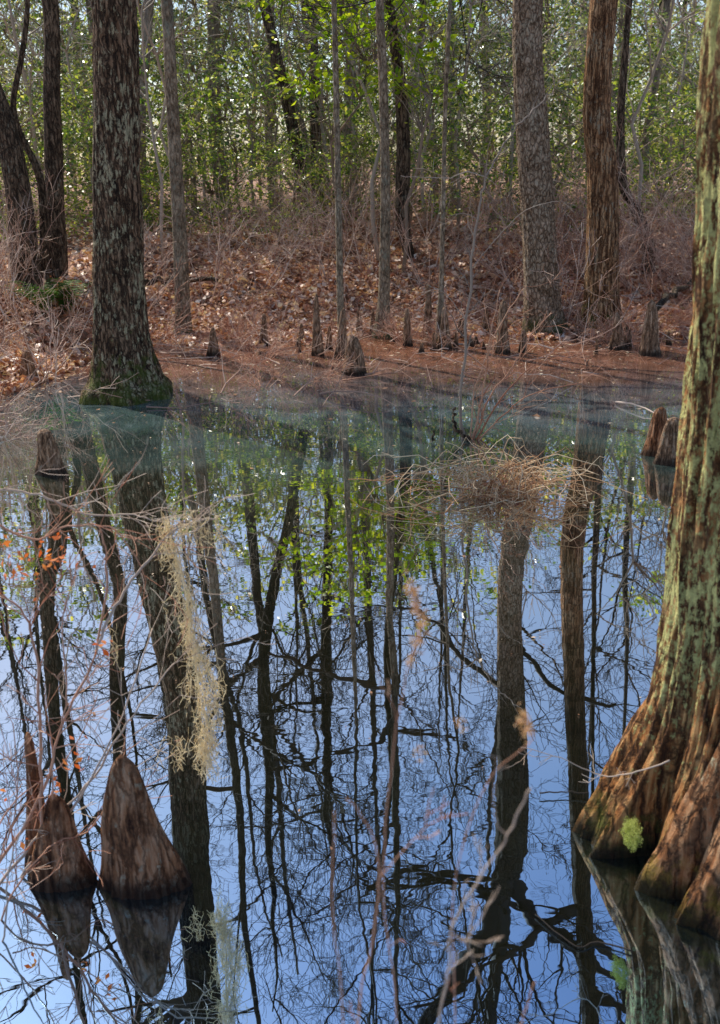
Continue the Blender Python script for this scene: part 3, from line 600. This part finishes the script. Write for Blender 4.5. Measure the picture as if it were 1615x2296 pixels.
lb([([(100,1900,Y),(90,1720,Y-.1),(85,1500,Y-.1),(55,1380,Y-.1),(-20,1320,Y-.1)],.006,.0025)],'stem','stem')
lb([([(-30,1095,Y+.3),(90,1110,Y+.3),(190,1150,Y+.3),(300,1155,Y+.3),(360,1170,Y+.25)],.0045,.002)],'pale','stem',tw=.6)
lb([([(-30,1160,Y+.1),(70,1210,Y+.1),(150,1180,Y+.1),(260,1190,Y+.1),(330,1300,Y+.1)],.004,.002)],'stem','stem',tw=.5)
lb([([(120,1820,Y),(120,1700,Y-.1),(150,1560,Y-.1),(140,1400,Y-.1),(170,1290,Y-.1)],.003,.0015)],'stem','stem')
lb([([(-30,2180,Y-.2),(20,2020,Y-.2),(110,1900,Y-.1),(210,1850,Y),(280,1690,Y)],.004,.0016)],'stem','stem')
lb([([(-40,2250,Y-.3),(10,2100,Y-.3),(20,1950,Y-.3),(60,1830,Y-.3)],.004,.0016)],'pale','stem')
lb([([(-20,1880,Y-.1),(40,1790,Y),(150,1700,Y),(220,1560,Y)],.003,.0014)],'stem','stem')
lb([([(-40,2000,Y-.2),(10,1900,Y-.2),(40,1780,Y-.2),(30,1620,Y-.2)],.003,.0014)],'stem','stem')
mb=MB()
for px,py,yy in ((-40,2110,Y),(-40,2030,Y-.1),(-20,1960,Y),(-40,2250,Y-.3),(100,1900,Y)):
    p=at(px,py,yy); mb.tube([Vector((p.x*1.02,p.y,-.25)),p],[.009,.006],6)
mb.build('root_stem',M['stem'],left,tuple(left.location))
cc=[]
for (px,py,n_,sg) in [(30,1250,30,.05),(120,1240,26,.035),(70,1225,12,.05),(222,1445,7,.02),(175,1700,9,.03),(70,1890,7,.02),(135,1760,6,.02),(15,1775,4,.02),(20,1290,12,.04)]:
    c=np.array(at(px,py,Y-.02)); cc.append(c+np.random.RandomState(px).normal(size=(n_,3))*sg)
leaves_np('red_leaves',np.concatenate(cc)-np.array(left.location),.028,M['redleaf'],parent=left,seed=2,asp=.5)
rn3=random.Random(15); mb=MB()
def strand(p,L,w,r=.001):
    q=p.copy(); pts=[q]; n=int(L/.018)+2
    for i in range(n):
        q=q+Vector((rn3.gauss(0,w),rn3.gauss(0,w),-.017)); pts.append(q)
    mb.tube(pts,[r]*len(pts),3,cap=False)
    for i in range(1,len(pts)-1):
        if rn3.random()<.8:
            v=(rv(rn3)+Vector((0,0,-.6))).normalized(); e=pts[i]+v*rn3.uniform(.014,.04); mb.tube([pts[i],(pts[i]+e)/2+rv(rn3)*.005,e],[r,r*.9,r*.6],3,cap=False)
Ym=Y+.15
prof=[(365,1160,40),(385,1230,32),(412,1330,14),(428,1420,15),(448,1500,34),(465,1580,38),(462,1650,28),(455,1700,12)]
for i in range(250):
    t=rn3.random()**.8; u=t*(len(prof)-1); j=min(len(prof)-2,int(u)); f_=u-j; px=prof[j][0]*(1-f_)+prof[j+1][0]*f_; py=prof[j][1]*(1-f_)+prof[j+1][1]*f_; sg=prof[j][2]*(1-f_)+prof[j+1][2]*f_
    p=at(px+rn3.gauss(0,sg*.5),py-20,Ym+rn3.gauss(0,.03)); strand(p,rn3.uniform(.04,.13),.007)
for k in range(30):
    p=at(370+rn3.uniform(-20,120),1150+rn3.uniform(-15,35),Ym); strand(p,rn3.uniform(.05,.12),.009)
for k in range(7): strand(at(385+rn3.uniform(-15,25),1650,Ym),.12,.009)
for k in range(5): strand(at(255+rn3.uniform(-8,8),1370+rn3.uniform(-20,60),Ym),.09,.008)
cp=[at(px,py,Ym) for px,py in ((372,1170),(395,1240),(418,1330),(430,1420),(448,1520),(460,1620),(458,1700))]
for k in range(4): mb.tube([c+rv(rn3)*.008 for c in cp],[.0014]*7,4)
p0=at(372,1165,Ym); tag(mb.build('spanish_moss',M['moss'],None,tuple(p0)),'long hanging strand of pale grey Spanish moss on the left shrub','hanging moss')
# near twigs
rn=random.Random(23); Yn=1.0
def near(label,paths,mt='stem',tw=.12):
    out=[]
    for pts,r0,r1 in paths: out.append(([(px,py,Yn+dy) for px,py,dy in pts],r0*.5,r1*.6))
    return branchy('foreground_stem',label,'stem',out,mt,rn,tw=tw,twL=.05,minr=.0007,nch=2)
near('out-of-focus pale reddish stem forking up towards the right, nearest the camera at bottom centre',[([(860,2900,0),(960,2400,0),(1005,2180,0),(1012,2090,0),(1080,1960,0),(1140,1870,0),(1190,1765,0)],.004,.002),([(1012,2090,0),(1050,2110,0),(1062,2030,0)],.0022,.0012),([(1140,1870,0),(1115,1850,0),(1105,1780,0)],.002,.001)],'pale')
near('out-of-focus purplish stem rising left of the forked pale stem at the bottom centre',[([(800,2900,.05),(805,2300,.05),(838,2110,.05),(850,1960,.05),(830,1860,.05),(780,1790,.05)],.0035,.0016),([(850,1970,.05),(910,1900,.05),(960,1850,.05)],.002,.001)])
near('out-of-focus thin upright stem with reddish tufts reaching highest over the middle water',[([(900,2900,.1),(890,2300,.1),(860,2000,.1),(880,1700,.1),(915,1500,.1),(940,1410,.1),(920,1300,.1)],.0022,.001)],tw=.03)
near('out-of-focus thin stem at the bottom left of centre',[([(780,2900,.0),(770,2290,.0),(745,2050,.0),(752,1820,.0)],.0022,.0012)],tw=.1)
near('out-of-focus short stem at the bottom right of centre',[([(1040,2900,.0),(1130,2400,.0),(1170,2290,0),(1200,2200,.0)],.0025,.0014)],tw=.25)
near('out-of-focus thin stem carrying the pale bud over the reflected grey cypress',[([(1000,2900,.1),(1020,2300,.1),(1018,2000,.1),(1090,1760,.1),(1195,1660,.1),(1180,1620,.1)],.002,.001)],tw=.08)
cc=[]
for px,py,n_,sg in ((925,1325,60,.005),(930,1355,50,.004),(948,1400,60,.006),(935,1440,40,.005),(925,1480,24,.005),(1172,1618,70,.006),(1185,1640,40,.005),(940,1688,24,.005),(1030,1620,20,.005)):
    cc.append(np.array(at(px,py,Yn+.1))+np.random.RandomState(px+py).normal(size=(n_,3))*sg*np.array([.8,.8,1.5]))
o=leaves_np('seed_tufts',np.concatenate(cc),.006,M['budtan'],seed=4); tag(o,'blurred tan bud tufts at the tips of the nearest stems','buds',kind='stuff')
Y=2.6
branchy('twig','thin bare twig curving out from the foreground cypress over the water','twig',[([(1500,1705,Y-.12),(1430,1730,Y-.1),(1350,1738,Y),(1260,1700,Y),(1170,1675,Y)],.0025,.001)],'pale',random.Random(2),tw=.2,twL=.08,minr=.001)
branchy('twig','thin twig lying on the water left of the foreground cypress base','twig',[([tuple(gnd(1210,1778,.02))+(0,),tuple(gnd(1260,1775,.02))+(0,),tuple(gnd(1320,1778,.02))+(0,)],.003,.002)],'crown',random.Random(3),tw=0)
branchy('floating_stick','thin crooked dark stick floating at the bottom right, beside the buttress reflection','stick',[([tuple(gnd(1200,2050,.01))+(0,),tuple(gnd(1290,2120,.01))+(0,),tuple(gnd(1340,2112,.01))+(0,),tuple(gnd(1418,2132,.01))+(0,)],.0015,.003)],'crown',random.Random(4),tw=.0,twL=.1)
branchy('fallen_log','thin fallen log lying across the leaves between the thick cypress and the slender tree','log',[([tuple(gnd(318,632,.62))+(0,),tuple(gnd(400,628,.6))+(0,),tuple(gnd(490,632,.62))+(0,)],.05,.03)],'dark',random.Random(6),tw=.1,twL=.3)
branchy('fallen_branch','dark fallen branch slanting on the far right bank above the pointed knees','branch',[([tuple(gnd(1470,690,.4))+(0,),tuple(gnd(1520,650,.5))+(0,),tuple(gnd(1580,610,.6))+(0,)],.05,.03)],'dark',random.Random(7),tw=.2,twL=.4)
def fern(px,py,Y,label):
    x=at(px,py,Y).x; z=tz(x,Y); rn=random.Random(px); mb=MB()
    for i in range(26):
        a=rn.uniform(0,2*PI); L=rn.uniform(.35,.6)
        for j in range(16):
            t=j/15; c=Vector((x+math.cos(a)*L*t,Y+math.sin(a)*L*t,z+.5*math.sin(t*2.1)*L*1.3)); sd=Vector((-math.sin(a),math.cos(a),0)); w=.11*math.sin(PI*(t*.85+.12))
            for s in (-1,1): mb.quad(c+sd*s*w*.5,sd*s*w*.5,Vector((math.cos(a),math.sin(a),.2))*.03)
    tag(mb.build('fern',M['fern'],None,(x,Y,z),smooth=False),label,'fern')
fern(85,590,12.6,'green fern clump left of the dark straight tree foot'); fern(135,580,13.0,'green fern clump right of another at the dark straight tree foot')
# ------------------------------------------------------------ light, world, camera
EL=math.radians(50); AZ=math.radians(40)
sd=Vector((-math.sin(AZ)*math.cos(EL),math.cos(AZ)*math.cos(EL),math.sin(EL)))
l=bpy.data.lights.new('sun','SUN'); l.energy=5; l.angle=math.radians(.5); l.color=(1,.94,.82); lo=bpy.data.objects.new('sun',l); C.objects.link(lo); lo.rotation_euler=sd.to_track_quat('Z','Y').to_euler()
w=bpy.data.worlds.new('World'); bpy.context.scene.world=w; w.use_nodes=True; nt=w.node_tree; bgn=nt.nodes['Background']
sk=nt.nodes.new('ShaderNodeTexSky'); sk.sky_type='NISHITA'; sk.sun_disc=False; sk.sun_elevation=EL; sk.sun_rotation=-AZ; sk.dust_density=1.0; sk.ozone_density=2; nt.links.new(sk.outputs[0],bgn.inputs[0]); bgn.inputs[1].default_value=.15
cd=bpy.data.cameras.new('camera'); co=bpy.data.objects.new('camera',cd); C.objects.link(co); cd.sensor_fit='VERTICAL'; cd.sensor_height=36; cd.sensor_width=25.3; cd.lens=36*FP/Hh; cd.clip_end=2000; cd.clip_start=.05
co.matrix_world=Matrix(((RR.x,UU.x,-F.x,0),(RR.y,UU.y,-F.y,0),(RR.z,UU.z,-F.z,CH),(0,0,0,1)))
cd.dof.use_dof=True; cd.dof.focus_distance=7; cd.dof.aperture_fstop=4.5
bpy.context.scene.camera=co
vs=bpy.context.scene.view_settings; vs.view_transform='Standard'; vs.look='None'; vs.exposure=0
print('verts',sum(len(o.data.vertices) for o in bpy.data.objects if o.type=='MESH'))
